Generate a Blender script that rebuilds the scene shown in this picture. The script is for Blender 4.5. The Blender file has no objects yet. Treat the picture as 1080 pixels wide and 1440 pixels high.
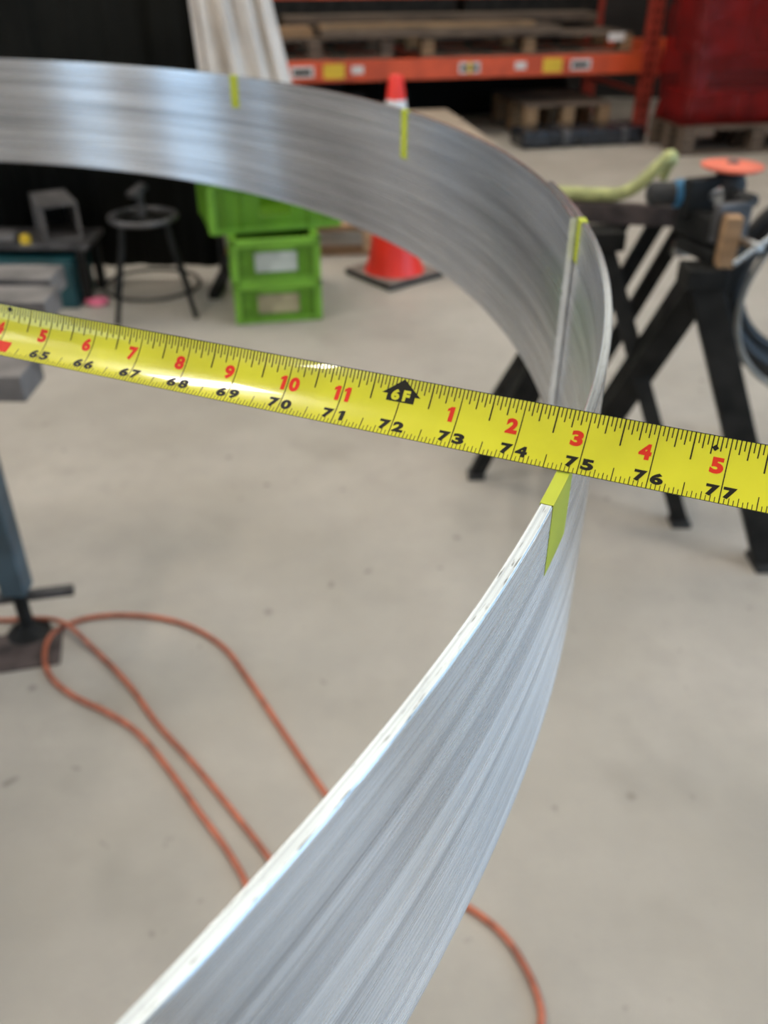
import bpy, bmesh, math, random
from mathutils import Vector, Matrix
random.seed(7)
scene = bpy.context.scene
COL = scene.collection
PI = math.pi
R_ = math.radians
IN = .0254

# ------------------------------------------------------------------ camera
CAM_H = 1.40
PITCH, ROLL, FPX = .58063, .00445, 1239.77
fw = Vector((0, math.cos(PITCH), -math.sin(PITCH)))
r0 = Vector((1, 0, 0)); u0 = r0.cross(fw)
rt = math.cos(ROLL) * r0 + math.sin(ROLL) * u0
up = rt.cross(fw)
cd = bpy.data.cameras.new('camera')
cam = bpy.data.objects.new('camera', cd); COL.objects.link(cam)
cam.matrix_world = Matrix(((rt.x, up.x, -fw.x, 0), (rt.y, up.y, -fw.y, 0), (rt.z, up.z, -fw.z, CAM_H), (0, 0, 0, 1)))
cd.sensor_fit = 'VERTICAL'; cd.sensor_height = 36; cd.sensor_width = 27
cd.lens = FPX / 1440 * 36
cd.clip_start = .01; cd.clip_end = 200
cd.dof.use_dof = True; cd.dof.focus_distance = .295; cd.dof.aperture_fstop = 10.5
scene.camera = cam

# ------------------------------------------------------------------ sky, exposure
w = bpy.data.worlds.new('sky'); scene.world = w; w.use_nodes = True
nt = w.node_tree; bg = nt.nodes['Background']
bg.inputs[0].default_value = (.43, .69, 1.0, 1); bg.inputs[1].default_value = 4.8
scene.view_settings.view_transform = 'Standard'
scene.view_settings.look = 'None'
scene.view_settings.gamma = 1
scene.view_settings.use_curve_mapping = False
scene.view_settings.exposure = -.4
LAMP = 74.0

# ------------------------------------------------------------------ materials
def new_mat(name):
    m = bpy.data.materials.new(name); m.use_nodes = True
    return m, m.node_tree, m.node_tree.nodes['Principled BSDF']

def mat(name, col, rough=.5, metal=0., var=.12, scale=8., bump=0., bscale=60., coat=0., spec=.5, col2=None, stretch=(1, 1, 1)):
    m, t, b = new_mat(name)
    tc = t.nodes.new('ShaderNodeTexCoord'); mp = t.nodes.new('ShaderNodeMapping')
    mp.inputs['Scale'].default_value = stretch
    t.links.new(tc.outputs['Object'], mp.inputs[0])
    n = t.nodes.new('ShaderNodeTexNoise'); n.inputs['Scale'].default_value = scale; n.inputs['Detail'].default_value = 5
    t.links.new(mp.outputs[0], n.inputs['Vector'])
    mx = t.nodes.new('ShaderNodeMix'); mx.data_type = 'RGBA'
    c2 = col2 or tuple(max(0, c * (1 - 2.4 * var)) for c in col)
    mx.inputs[6].default_value = (*c2, 1); mx.inputs[7].default_value = (*[min(1, c * (1 + var)) for c in col], 1)
    rp = t.nodes.new('ShaderNodeMapRange'); rp.inputs[1].default_value = .3; rp.inputs[2].default_value = .62
    t.links.new(n.outputs[0], rp.inputs[0]); t.links.new(rp.outputs[0], mx.inputs[0])
    t.links.new(mx.outputs[2], b.inputs['Base Color'])
    b.inputs['Roughness'].default_value = rough; b.inputs['Metallic'].default_value = metal
    b.inputs['Coat Weight'].default_value = coat; b.inputs['Specular IOR Level'].default_value = spec
    if bump:
        n2 = t.nodes.new('ShaderNodeTexNoise'); n2.inputs['Scale'].default_value = bscale; n2.inputs['Detail'].default_value = 4
        t.links.new(mp.outputs[0], n2.inputs['Vector'])
        bp = t.nodes.new('ShaderNodeBump'); bp.inputs['Strength'].default_value = bump; bp.inputs['Distance'].default_value = .01
        t.links.new(n2.outputs[0], bp.inputs['Height']); t.links.new(bp.outputs[0], b.inputs['Normal'])
    return m

def emit_mat(name, col, s):
    m, t, b = new_mat(name)
    b.inputs['Base Color'].default_value = (*col, 1)
    b.inputs['Emission Color'].default_value = (*col, 1); b.inputs['Emission Strength'].default_value = s
    return m

def concrete():
    m, t, b = new_mat('concrete_floor')
    N = t.nodes.new; L = t.links.new
    tc = N('ShaderNodeTexCoord')
    def noise(s, d=6, rough=.55):
        n = N('ShaderNodeTexNoise'); n.inputs['Scale'].default_value = s; n.inputs['Detail'].default_value = d
        n.inputs['Roughness'].default_value = rough; L(tc.outputs['Object'], n.inputs['Vector']); return n
    def rng(src, a, bb, c=0., d=1.):
        r = N('ShaderNodeMapRange'); r.inputs[1].default_value = a; r.inputs[2].default_value = bb
        r.inputs[3].default_value = c; r.inputs[4].default_value = d; L(src, r.inputs[0]); return r.outputs[0]
    def mix(f, a, bcol):
        x = N('ShaderNodeMix'); x.data_type = 'RGBA'; L(f, x.inputs[0])
        if isinstance(a, tuple): x.inputs[6].default_value = (*a, 1)
        else: L(a, x.inputs[6])
        x.inputs[7].default_value = (*bcol, 1); return x.outputs[2]
    c = mix(rng(noise(1.6).outputs[0], .35, .65), (.345, .312, .264), (.425, .388, .335))
    c = mix(rng(noise(9, 8, .7).outputs[0], .40, .72, 0, .6), c, (.33, .30, .262))
    v = N('ShaderNodeTexVoronoi'); v.inputs['Scale'].default_value = 5.5; L(tc.outputs['Object'], v.inputs['Vector'])
    c = mix(rng(v.outputs['Distance'], .075, .03, 0, .6), c, (.15, .13, .11))
    c = mix(rng(noise(2.7, 3).outputs[0], .58, .74, 0, .5), c, (.24, .215, .18))
    c = mix(rng(noise(17, 2).outputs[0], .70, .76, 0, .6), c, (.13, .115, .095))
    L(c, b.inputs['Base Color'])
    L(rng(noise(5).outputs[0], .3, .7, .42, .62), b.inputs['Roughness'])
    b.inputs['Specular IOR Level'].default_value = .35
    bp = N('ShaderNodeBump'); bp.inputs['Strength'].default_value = .12; bp.inputs['Distance'].default_value = .01
    L(noise(70).outputs[0], bp.inputs['Height']); L(bp.outputs[0], b.inputs['Normal'])
    return m

def aluminium(name, rim=False):
    m, t, b = new_mat(name)
    N = t.nodes.new; L = t.links.new
    tc = N('ShaderNodeTexCoord'); sp = N('ShaderNodeSeparateXYZ'); L(tc.outputs['Object'], sp.inputs[0])
    at = N('ShaderNodeMath'); at.operation = 'ARCTAN2'; L(sp.outputs[1], at.inputs[0]); L(sp.outputs[0], at.inputs[1])
    ln = N('ShaderNodeVectorMath'); ln.operation = 'LENGTH'
    c2 = N('ShaderNodeCombineXYZ'); L(sp.outputs[0], c2.inputs[0]); L(sp.outputs[1], c2.inputs[1]); L(c2.outputs[0], ln.inputs[0])
    cb = N('ShaderNodeCombineXYZ'); L(at.outputs[0], cb.inputs[0]); L(ln.outputs['Value'], cb.inputs[1]); L(sp.outputs[2], cb.inputs[2])
    def noise(sx, sr, sz, det=4):
        mp = N('ShaderNodeMapping'); mp.inputs['Scale'].default_value = (sx, sr, sz); L(cb.outputs[0], mp.inputs[0])
        n = N('ShaderNodeTexNoise'); n.inputs['Scale'].default_value = 1; n.inputs['Detail'].default_value = det
        L(mp.outputs[0], n.inputs['Vector']); return n.outputs[0]
    def rng(src, a, bb, c, d):
        r = N('ShaderNodeMapRange'); r.inputs[1].default_value = a; r.inputs[2].default_value = bb
        r.inputs[3].default_value = c; r.inputs[4].default_value = d; L(src, r.inputs[0]); return r.outputs[0]
    fine = noise(3, 1500, 1100)
    med = noise(2.0, 700, 120, 6)
    mx = N('ShaderNodeMix'); mx.data_type = 'RGBA'; L(rng(med, .32, .62, 0, 1), mx.inputs[0])
    mx.inputs[6].default_value = (.52, .525, .54, 1); mx.inputs[7].default_value = (.80, .805, .815, 1)
    # fine drawn lines that run along the strip
    sc = N('ShaderNodeMix'); sc.data_type = 'RGBA'; L(mx.outputs[2], sc.inputs[6]); sc.inputs[7].default_value = (.22, .21, .21, 1)
    L(rng(noise(2.6, 900, 330, 2), .66 if not rim else .64, .74, 0, .75), sc.inputs[0])
    out = sc.outputs[2]
    if rim:
        sp2 = N('ShaderNodeMix'); sp2.data_type = 'RGBA'; L(out, sp2.inputs[6]); sp2.inputs[7].default_value = (.16, .15, .14, 1)
        L(rng(noise(110, 1100, 900, 3), .60, .70, 0, .85), sp2.inputs[0]); out = sp2.outputs[2]
    L(out, b.inputs['Base Color'])
    b.inputs['Metallic'].default_value = .88
    L(rng(fine, .3, .7, .25 if not rim else .10, .31 if not rim else .20), b.inputs['Roughness'])
    b.inputs['Anisotropic'].default_value = 1.0 if not rim else .0
    b.inputs['Anisotropic Rotation'].default_value = .25
    tg = N('ShaderNodeTangent'); tg.direction_type = 'RADIAL'; tg.axis = 'Z'
    L(tg.outputs[0], b.inputs['Tangent'])
    bp = N('ShaderNodeBump'); bp.inputs['Strength'].default_value = .02; bp.inputs['Distance'].default_value = .0006
    L(fine, bp.inputs['Height']); L(bp.outputs[0], b.inputs['Normal'])
    return m

M = {}
M['floor'] = concrete()
M['alu'] = aluminium('brushed_aluminium'); M['alu_rim'] = aluminium('sawn_aluminium_edge', True)
M['alu_end'] = mat('whitened_aluminium', (.86, .86, .85), .6, .2, var=.06, scale=60)  # strip end: lightness put into the colour, little light reaches this face
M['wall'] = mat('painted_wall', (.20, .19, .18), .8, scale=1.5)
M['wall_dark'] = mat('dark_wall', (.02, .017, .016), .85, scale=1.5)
M['ceil'] = mat('ceiling_sheet', (.42, .42, .41), .7, scale=.8)
M['frame_white'] = mat('white_frame', (.7, .7, .7), .5)
M['steel_dark'] = mat('black_painted_steel', (.014, .0135, .012), .6, var=.3, scale=14, spec=.2)
M['steel'] = mat('mill_steel', (.10, .095, .095), .5, .6, var=.3, scale=14)
M['steel_plate'] = mat('scaled_steel_plate', (.16, .148, .142), .55, .3, var=.25, scale=9)
M['blue_steel'] = mat('blue_grey_steel', (.045, .075, .095), .45, var=.2, scale=10)
M['chrome'] = mat('bright_steel', (.6, .6, .6), .25, 1, var=.1)
M['rust'] = mat('rusty_bar', (.07, .05, .045), .65, var=.3, scale=18, bump=.2)
M['orange_rack'] = mat('orange_rack_paint', (.62, .085, .025), .5, var=.12, scale=6)
M['red_rack'] = mat('weathered_red_rack_paint', (.42, .055, .035), .5, var=.2, scale=6)
M['wood'] = mat('raw_wood', (.34, .20, .10), .75, var=.2, scale=5, stretch=(1, 8, 8), bump=.2)
M['wood_pale'] = mat('pale_wood', (.55, .36, .19), .7, var=.15, scale=5, stretch=(1, 8, 8))
M['wood_mid'] = mat('brown_wood', (.30, .19, .10), .75, var=.2, scale=5, stretch=(1, 8, 8))
M['wood_dark'] = mat('grey_brown_wood', (.12, .085, .06), .8, var=.25, scale=5, stretch=(1, 8, 8))
M['card'] = mat('brown_fibre_sheet', (.36, .29, .22), .8, var=.1, scale=3)
M['green'] = mat('lime_green_plastic', (.10, .25, .008), .42, var=.1, scale=5)
M['green_light'] = mat('pale_lime_plastic', (.15, .34, .025), .45, var=.1, scale=5)  # paler green for rims, corner posts and grips
M['grey_label'] = mat('grey_card', (.42, .44, .38), .6, var=.15, scale=12)
M['brown_label'] = mat('brown_card', (.32, .27, .15), .6, var=.2, scale=12)
M['cone'] = mat('red_orange_cone', (.85, .032, .018), .45, var=.05)
M['white_band'] = mat('white_reflective', (.8, .8, .8), .4, var=.05)
M['rubber'] = mat('black_rubber', (.022, .021, .02), .7, var=.2)
M['rubber_top'] = mat('grey_brown_rubber', (.20, .165, .14), .8, var=.2, scale=12)  # grey-brown top face of the cone base
M['black_cloth'] = mat('black_curtain', (.007, .007, .0055), .8, var=.2, scale=3, spec=.15)
M['canvas'] = mat('off_white_canvas', (.74, .68, .62), .9, var=.07, scale=7, bump=.3, bscale=40)
M['teal'] = mat('teal_paint', (.006, .05, .058), .45, var=.15)
M['pink'] = mat('pink_rag', (.75, .16, .25), .8)
M['cord'] = mat('orange_hose', (.42, .115, .055), .45, var=.18, scale=30)
M['hose_green'] = mat('yellow_green_hose', (.42, .43, .17), .5, var=.15, scale=30)
M['blue_tool'] = mat('blue_tool_plastic', (.02, .13, .25), .4)
M['disc'] = mat('orange_red_disc', (.75, .16, .09), .6, var=.12)
M['black_hose'] = mat('black_hose', (.014, .014, .014), .45)
M['grey_cable'] = mat('grey_cable', (.30, .29, .26), .5)
M['mark'] = mat('lime_yellow_tape', (.50, .56, .035), .6, var=.04, scale=20)
M['blade'] = mat('yellow_blade', (.76, .73, .038), .24, var=.05, scale=22, coat=.6)
M['ink'] = mat('black_ink', (.018, .016, .01), .5, var=.1, spec=.2)
M['red_ink'] = mat('red_ink', (.78, .045, .02), .5, var=.1, spec=.15)
M['yellow_sticker'] = mat('yellow_sticker', (.72, .48, .03), .5, var=.06)
M['white_sticker'] = mat('white_sticker', (.7, .68, .66), .5, var=.06)
M['black_film'] = mat('black_stretch_film', (.018, .02, .024), .22, var=.3, scale=12, bump=.6, bscale=14)
M['maroon'] = mat('maroon_cartons', (.20, .03, .028), .7, var=.35, scale=5)
M['lamp'] = emit_mat('lamp_lens', (1, .92, .82), LAMP)

def film_mat():
    m, t, b = new_mat('red_stretch_film')
    N = t.nodes.new; L = t.links.new
    b.inputs['Base Color'].default_value = (.36, .05, .05, 1); b.inputs['Roughness'].default_value = .16
    tc = N('ShaderNodeTexCoord'); mp = N('ShaderNodeMapping'); mp.inputs['Scale'].default_value = (3, 3, 9); L(tc.outputs['Object'], mp.inputs[0])
    n = N('ShaderNodeTexNoise'); n.inputs['Scale'].default_value = 1.4; n.inputs['Detail'].default_value = 5; L(mp.outputs[0], n.inputs['Vector'])
    bp = N('ShaderNodeBump'); bp.inputs['Strength'].default_value = .8; bp.inputs['Distance'].default_value = .06
    L(n.outputs[0], bp.inputs['Height']); L(bp.outputs[0], b.inputs['Normal'])
    tr = N('ShaderNodeBsdfTransparent'); tr.inputs[0].default_value = (.75, .12, .11, 1)
    mx = N('ShaderNodeMixShader'); mx.inputs[0].default_value = .24
    L(tr.outputs[0], mx.inputs[1]); L(b.outputs[0], mx.inputs[2])
    L(mx.outputs[0], t.nodes['Material Output'].inputs[0])
    return m
M['film'] = film_mat()

def frosted(name='frosted_pane', clear=.12):
    m, t, b = new_mat(name)
    N = t.nodes.new; L = t.links.new
    tl = N('ShaderNodeBsdfTranslucent'); tl.inputs[0].default_value = (1, .78, .60, 1)
    gl = N('ShaderNodeBsdfTransparent')
    mx = N('ShaderNodeMixShader'); mx.inputs[0].default_value = clear
    L(tl.outputs[0], mx.inputs[1]); L(gl.outputs[0], mx.inputs[2]); L(mx.outputs[0], t.nodes['Material Output'].inputs[0])
    return m
M['frosted'] = frosted(); M['clear_pane'] = frosted('hazy_pane', .88)

# ------------------------------------------------------------------ mesh helpers
def V(*a): return Vector(a)

class MB:
    def __init__(s): s.v = []; s.f = []; s.mi = []
    def add(s, vs, fs, mi=0):
        o = len(s.v); s.v += [tuple(x) for x in vs]; s.f += [tuple(i + o for i in f) for f in fs]; s.mi += [mi] * len(fs)
        return s
    def box(s, c, d, rot=None, mi=0):
        c = Vector(c); vs = []
        for z in (-.5, .5):
            for y in (-.5, .5):
                for x in (-.5, .5):
                    p = V(x * d[0], y * d[1], z * d[2])
                    if rot is not None: p = rot @ p
                    vs.append(c + p)
        return s.add(vs, [(0, 2, 3, 1), (4, 5, 7, 6), (0, 1, 5, 4), (2, 6, 7, 3), (0, 4, 6, 2), (1, 3, 7, 5)], mi)
    def b2(s, a, b, mi=0):
        return s.box([(a[i] + b[i]) / 2 for i in range(3)], [abs(b[i] - a[i]) for i in range(3)], None, mi)
    def bar(s, p, q, w, h, upv=(0, 0, 1), mi=0):
        p, q = Vector(p), Vector(q); d = (q - p); L = d.length; d.normalize()
        u = Vector(upv); a = u.cross(d)
        if a.length < 1e-4: a = V(1, 0, 0).cross(d)
        a.normalize(); u = d.cross(a)
        rot = Matrix((d, a, u)).transposed()
        return s.box((p + q) / 2, (L, w, h), rot, mi)
    def tube(s, pts, r, n=10, closed=False, cap=True):
        pts = [Vector(p) for p in pts]; m = len(pts); rings = []
        rad = r if isinstance(r, (list, tuple)) else [r] * m
        prev = None
        for i, p in enumerate(pts):
            a = pts[(i - 1) % m] if closed or i > 0 else p
            b = pts[(i + 1) % m] if closed or i < m - 1 else p
            t = (b - a).normalized()
            if prev is None:
                nn = t.cross(V(0, 0, 1))
                if nn.length < 1e-3: nn = t.cross(V(1, 0, 0))
                nn.normalize()
            else:
                nn = prev - t * prev.dot(t); nn.normalize()
            prev = nn; bb = t.cross(nn)
            rings.append([p + (nn * math.cos(2 * PI * k / n) + bb * math.sin(2 * PI * k / n)) * rad[i] for k in range(n)])
        vs = [x for rg in rings for x in rg]; fs = []
        for i in range(m if closed else m - 1):
            j = (i + 1) % m
            for k in range(n):
                l = (k + 1) % n; fs.append((i * n + k, i * n + l, j * n + l, j * n + k))
        if cap and not closed:
            fs.append(tuple(range(n))[::-1]); fs.append(tuple((m - 1) * n + k for k in range(n)))
        return s.add(vs, fs)
    def lathe(s, prof, n=32, c=(0, 0, 0), axis=None, cap=True):
        rot = axis.to_track_quat('Z', 'Y').to_matrix() if axis is not None else Matrix.Identity(3)
        c = Vector(c); vs = []; fs = []
        for (r, z) in prof:
            for k in range(n):
                vs.append(c + rot @ V(r * math.cos(2 * PI * k / n), r * math.sin(2 * PI * k / n), z))
        for i in range(len(prof) - 1):
            for k in range(n):
                l = (k + 1) % n; fs.append((i * n + k, i * n + l, (i + 1) * n + l, (i + 1) * n + k))
        if cap:
            fs.append(tuple(range(n))[::-1]); fs.append(tuple((len(prof) - 1) * n + k for k in range(n)))
        return s.add(vs, fs)
    def build(s, name, m, parent=None, smooth=False, bevel=0., auto=None):
        me = bpy.data.meshes.new(name); me.from_pydata(s.v, [], s.f)
        ms = m if isinstance(m, (list, tuple)) else [m]
        for x in ms: me.materials.append(M[x])
        for p, i in zip(me.polygons, s.mi): p.material_index = i
        if smooth:
            for p in me.polygons: p.use_smooth = True
        me.update()
        if auto: me.set_sharp_from_angle(angle=R_(auto))
        o = bpy.data.objects.new(name, me); COL.objects.link(o)
        if parent is not None: o.parent = parent
        if bevel:
            b = o.modifiers.new('bevel', 'BEVEL'); b.width = bevel; b.segments = 2; b.limit_method = 'ANGLE'
        return o

def tag(o, label=None, cat=None, group=None, kind=None):
    if label: o['label'] = label
    if cat: o['category'] = cat
    if group: o['group'] = group
    if kind: o['kind'] = kind
    return o

def thing(name, label, cat, loc=(0, 0, 0), rz=0, group=None):
    o = bpy.data.objects.new(name, None); COL.objects.link(o)
    o.location = loc; o.rotation_euler = (0, 0, rz); o.empty_display_size = .1
    return tag(o, label, cat, group)

def copy_tree(o, parent=None):
    c = o.copy(); COL.objects.link(c); c.parent = parent
    for ch in o.children: copy_tree(ch, c)
    return c

def share(o, loc, parent):
    c = o.copy(); COL.objects.link(c); c.parent = parent; c.location = loc
    return c

def spline(pts, n=10, closed=False):
    P = [Vector(p) for p in pts]; out = []; m = len(P)
    for i in range(m if closed else m - 1):
        a = P[(i - 1) % m] if closed or i > 0 else P[i]
        b = P[i]; c = P[(i + 1) % m]; d = P[(i + 2) % m] if closed or i < m - 2 else c
        for k in range(n):
            t = k / n
            out.append(.5 * ((2 * b) + (c - a) * t + (2 * a - 5 * b + 4 * c - d) * t * t + (3 * b - a - 3 * c + d) * t ** 3))
    if not closed: out.append(P[-1])
    return out

# ------------------------------------------------------------------ hall
def struct(name, mb, m): return tag(mb.build(name, m), kind='structure')
XL, XR, YB, YF, ZC = -6.5, 4.7, -7., 9.9, 6.2
struct('floor', MB().b2((-30, -30, -.2), (30, 30, 0)), 'floor')
KX0, KX1, KY0, KY1 = -2.0, 2.5, 2.2, 9.6     # unseen roof light, added so the ring's top edge reflects white
struct('ceiling', MB().b2((XL, YB, ZC), (KX0, YF, ZC + .15)).b2((KX1, YB, ZC), (XR, YF, ZC + .15)).b2((KX0, YB, ZC), (KX1, KY0, ZC + .15)).b2((KX0, KY1, ZC), (KX1, YF, ZC + .15)), 'ceil')
wn = struct('window_4', MB().b2((KX0, KY0, ZC + .1), (KX1, KY1, ZC + .12)), 'frosted')
for i in range(6):
    y = KY0 + i * (KY1 - KY0) / 5
    MB().b2((KX0, y - .03, ZC - .02), (KX1, y + .03, ZC + .1)).build('glazing_bar', 'frame_white', wn)
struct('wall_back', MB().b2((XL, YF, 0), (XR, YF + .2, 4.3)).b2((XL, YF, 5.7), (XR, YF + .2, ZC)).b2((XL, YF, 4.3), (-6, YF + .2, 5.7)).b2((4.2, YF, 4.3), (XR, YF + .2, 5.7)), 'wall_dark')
wn = struct('window_3', MB().b2((-6, YF + .08, 4.3), (4.2, YF + .1, 5.7)), 'frosted')  # unseen clerestory, added to brighten what the ring's top edge mirrors
for i in range(8):
    x = -6 + i * 10.2 / 7
    MB().b2((x - .04, YF - .02, 4.3), (x + .04, YF + .12, 5.7)).build('mullion', 'frame_white', wn)
def wall_with_gaps(name, x0, x1, gaps):
    mb = MB(); y = YB
    for (a, b, z0, z1) in gaps:
        mb.b2((x0, y, 0), (x1, a, ZC))
        if z0 > 0: mb.b2((x0, a, 0), (x1, b, z0))
        mb.b2((x0, a, z1), (x1, b, ZC)); y = b
    mb.b2((x0, y, 0), (x1, YF, ZC))
    return struct(name, mb, 'wall')
wall_with_gaps('wall_left', XL - .2, XL, [(-2.7, -1.45, .3, 5.4), (-.45, .65, 0, 5.2), (1.35, 1.8, .3, 5.4)])
wall_with_gaps('wall_right', XR, XR + .2, [(-1.8, 3.4, 0, 3.7)])
mbf = MB()
mbf.b2((XL, YB - .2, 0), (-1, YB, ZC)); mbf.b2((.6, YB - .2, 0), (XR, YB, ZC)); mbf.b2((-1, YB - .2, 2.2), (.6, YB, ZC))
struct('wall_front', mbf, 'wall')
for i, (a, b) in enumerate(((-2.7, -1.45), (1.35, 1.8))):
    wn = struct('window_%d' % (i + 1), MB().b2((XL - .12, a, .3), (XL - .09, b, 5.4)), 'clear_pane')
    fr = MB()
    fr.b2((XL - .1, a, .3), (XL + .02, a + .06, 5.4)); fr.b2((XL - .1, b - .06, .3), (XL + .02, b, 5.4))
    fr.b2((XL - .1, a, .3), (XL + .02, b, .36)); fr.b2((XL - .1, a, 5.34), (XL + .02, b, 5.4)); fr.b2((XL - .08, a, 2.6), (XL + .01, b, 2.66))
    fr.build('window_frame', 'frame_white', wn)
lamp0 = thing('ceiling_light', 'rectangular lamp hanging under the hall ceiling', 'lamp', (0, 0, 0), 0, 'hall ceiling lamps')
MB().b2((-.2, -.75, .02), (.2, .75, .09)).build('housing', 'steel', lamp0)
MB().b2((-.17, -.72, .0), (.17, .72, .02)).build('lens', 'lamp', lamp0)
MB().tube([(0, -.5, .09), (0, -.5, .5)], .008, 6).build('hanger', 'steel', lamp0)
MB().tube([(0, .5, .09), (0, .5, .5)], .008, 6).build('hanger', 'steel', lamp0)
first = True
for x in (-5.2, -2.7, 3.2):
    for y in (-4.2, 1.2, 5.4):
        o = lamp0 if first else copy_tree(lamp0)
        first = False; o.location = (x, y, ZC - .5)

# ------------------------------------------------------------------ the rolled ring
ZR = 1.23105; CX, CY = -.80994, .64949; TH, HB = .0046, .1585
A0, A1 = R_(-.4), R_(366.2)
RO0, RO1 = .9470, .9526           # outer radius grows along the strip so that its two ends overlap
def ro(a): return RO0 + (RO1 - RO0) * (a - A0) / (A1 - A0)
ring = thing('aluminum_ring', 'large rolled aluminium ring with its two ends overlapping, yellow blade lying across it', 'ring', (CX, CY, ZR))
def ring_part(name, m, sec, a0, a1, n, parent, caps=True, smooth=True):
    """sec(a) -> list of (r, z)"""
    mb = MB(); vs = []; fs = []; k = len(sec(a0))
    for i in range(n + 1):
        a = a0 + (a1 - a0) * i / n
        for (r, z) in sec(a): vs.append((r * math.cos(a), r * math.sin(a), z))
    for i in range(n):
        for j in range(k):
            l = (j + 1) % k; fs.append((i * k + j, (i + 1) * k + j, (i + 1) * k + l, i * k + l))
    if caps: fs.append(tuple(range(k))); fs.append(tuple(n * k + j for j in range(k))[::-1])
    mb.add(vs, fs)
    return mb.build(name, m, parent, smooth, auto=28)
bv = .0004
def band_sec(a):
    o = ro(a); i = o - TH
    return [(o, -HB + bv), (o, -bv * 1.5), (o - bv, -bv * 1.5 + .00005), (i + bv, -bv * 1.5 + .00005), (i, -bv * 1.5), (i, -HB + bv), (i + bv, -HB), (o - bv, -HB)]
ring_part('band', 'alu', band_sec, A0, A1, 1500, ring)
def rim_sec(a):
    o = ro(a); i = o - TH
    return [(o - .00005, -bv * 1.5), (o - bv, 0), (i + bv, 0), (i + .00005, -bv * 1.5)]
ring_part('top_edge', 'alu_rim', rim_sec, A0, A1, 1500, ring)
def mark_strip(a0, a1, din, dout):
    e = .00018
    def sec(a):
        o = ro(a if a > A0 + .02 else a + 2 * PI); i = o - TH
        return [(o + e, -dout), (o + e, e), (i - e, e), (i - e, -din), (i - .00003, -din), (i - .00003, .00003), (o + .00003, .00003), (o + .00003, -dout)]
    return sec
for (c, wd, din, dout, shift, lab) in ((51.0, 1.02, .042, .03, 0, 'yellow tape mark farthest along the ring'), (28.15, .95, .052, .03, 0, 'yellow tape mark before the cone'),
                                  (-.86, .8, .03, .03, 360, 'yellow tape mark at the joint'), (-23.1, 1.85, .03, .031, 360, 'yellow tape mark folded over the rim at the blade')):
    a0, a1 = R_(c - wd / 2 + shift), R_(c + wd / 2 + shift)
    o = ring_part('marking_tape', 'mark', mark_strip(a0, a1, din, dout), a0, a1, 8, ring, True, False)
    o['label'] = lab
# cut end of the inner layer, coloured whitish to make up for the weak light on it
def endface(a):
    o = ro(A0); i = o - TH
    return [(o, -HB), (o, -.001), (i, -.001), (i, -HB)]
ring_part('whitened_end', 'alu_end', endface, A0 - .0006, A0 - .00002, 1, ring, True, False)

st0 = thing('support_stand', 'steel stand carrying the aluminium ring', 'stand', (0, 0, 0), 0, 'stands under the ring')
zb = ZR - HB
MB().lathe([(.17, 0), (.17, .012), (.04, .03)], 24).build('base_plate', 'steel', st0)
MB().lathe([(.03, .012), (.03, zb - .03)], 16).build('post', 'steel', st0)
MB().b2((-.06, -.06, zb - .03), (.06, .06, zb)).build('top_plate', 'steel', st0, bevel=.003)
for i, a in enumerate((190, 305)):
    o = st0 if i == 0 else copy_tree(st0)
    o.location = (CX + .947 * math.cos(R_(a)), CY + .947 * math.sin(R_(a)), 0)

t = thing('riser_block', 'steel riser on the table carrying the far side of the ring', 'riser', (CX + .945 * math.cos(R_(106)), CY + .945 * math.sin(R_(106)), .765), R_(16))
MB().b2((-.08, -.06, 0), (.08, .06, .012)).build('base_plate', 'steel', t)
MB().b2((-.03, -.03, .012), (.03, .03, zb - .777)).build('post', 'steel', t)
MB().b2((-.06, -.05, zb - .777), (.06, .05, zb - .765)).build('top_plate', 'steel', t)

# ------------------------------------------------------------------ tape measure
TX, TY, TA, ZS, P0, P1 = .07157, .28273, -.39157, -.00645, .7098, -.03757
W = IN
tape = thing('tape_measure', 'yellow tape measure blade pulled out across the aluminium ring', 'tape measure', (TX, TY, ZR))
td = V(math.cos(TA) * math.cos(ZS), math.sin(TA) * math.cos(ZS), math.sin(ZS))
tn = V(-math.sin(TA), math.cos(TA), 0); tb = td.cross(tn)
def sm(a, b, x):
    t = max(0, min(1, (x - a) / (b - a))); return t * t * (3 - 2 * t)
def TP(k, v, h=0.):
    blend = sm(4, 55, k)
    ph = (P0 + P1 * (k - 75) / 10) * blend
    wv = math.cos(ph) * tn + math.sin(ph) * tb
    nv = td.cross(wv)
    w0 = math.cos(P0) * tn + math.sin(P0) * tb
    c = V(0, 0, .0007) + w0 * W / 2 + td * (k - 75) * IN
    c0 = c.copy(); c0.z = .0035
    c = c0.lerp(c, blend)
    sag = .0030 + (.0010 - .0030) * sm(66, 76, k)
    return c + wv * v * W / 2 + nv * (sag * (v * v - 1) + h)
def tape_patch(mb, k0, k1, v0, v1, h, nu, nv):
    vs = []; fs = []
    for i in range(nu + 1):
        for j in range(nv + 1):
            vs.append(TP(k0 + (k1 - k0) * i / nu, v0 + (v1 - v0) * j / nv, h))
    for i in range(nu):
        for j in range(nv):
            a = i * (nv + 1) + j; fs.append((a, a + nv + 1, a + nv + 2, a + 1))
    mb.add(vs, fs)
KA, KB = 0., 84.
mb = MB()
tape_patch(mb, KA, KB, -1, 1, 0, 336, 12)
nb = len(mb.v)
tape_patch(mb, KA, KB, -1, 1, -.00016, 336, 12)
mb.f[len(mb.f) // 2:] = [f[::-1] for f in mb.f[len(mb.f) // 2:]]
mb.build('blade', 'blade', tape, True)
mb = MB()
tape_patch(mb, KA, KB, -1.006, -.985, .00008, 336, 1); tape_patch(mb, KA, KB, .985, 1.006, .00008, 336, 1)
mb.build('blade_edge', 'ink', tape)
H = .00009
ticks = MB()
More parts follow.
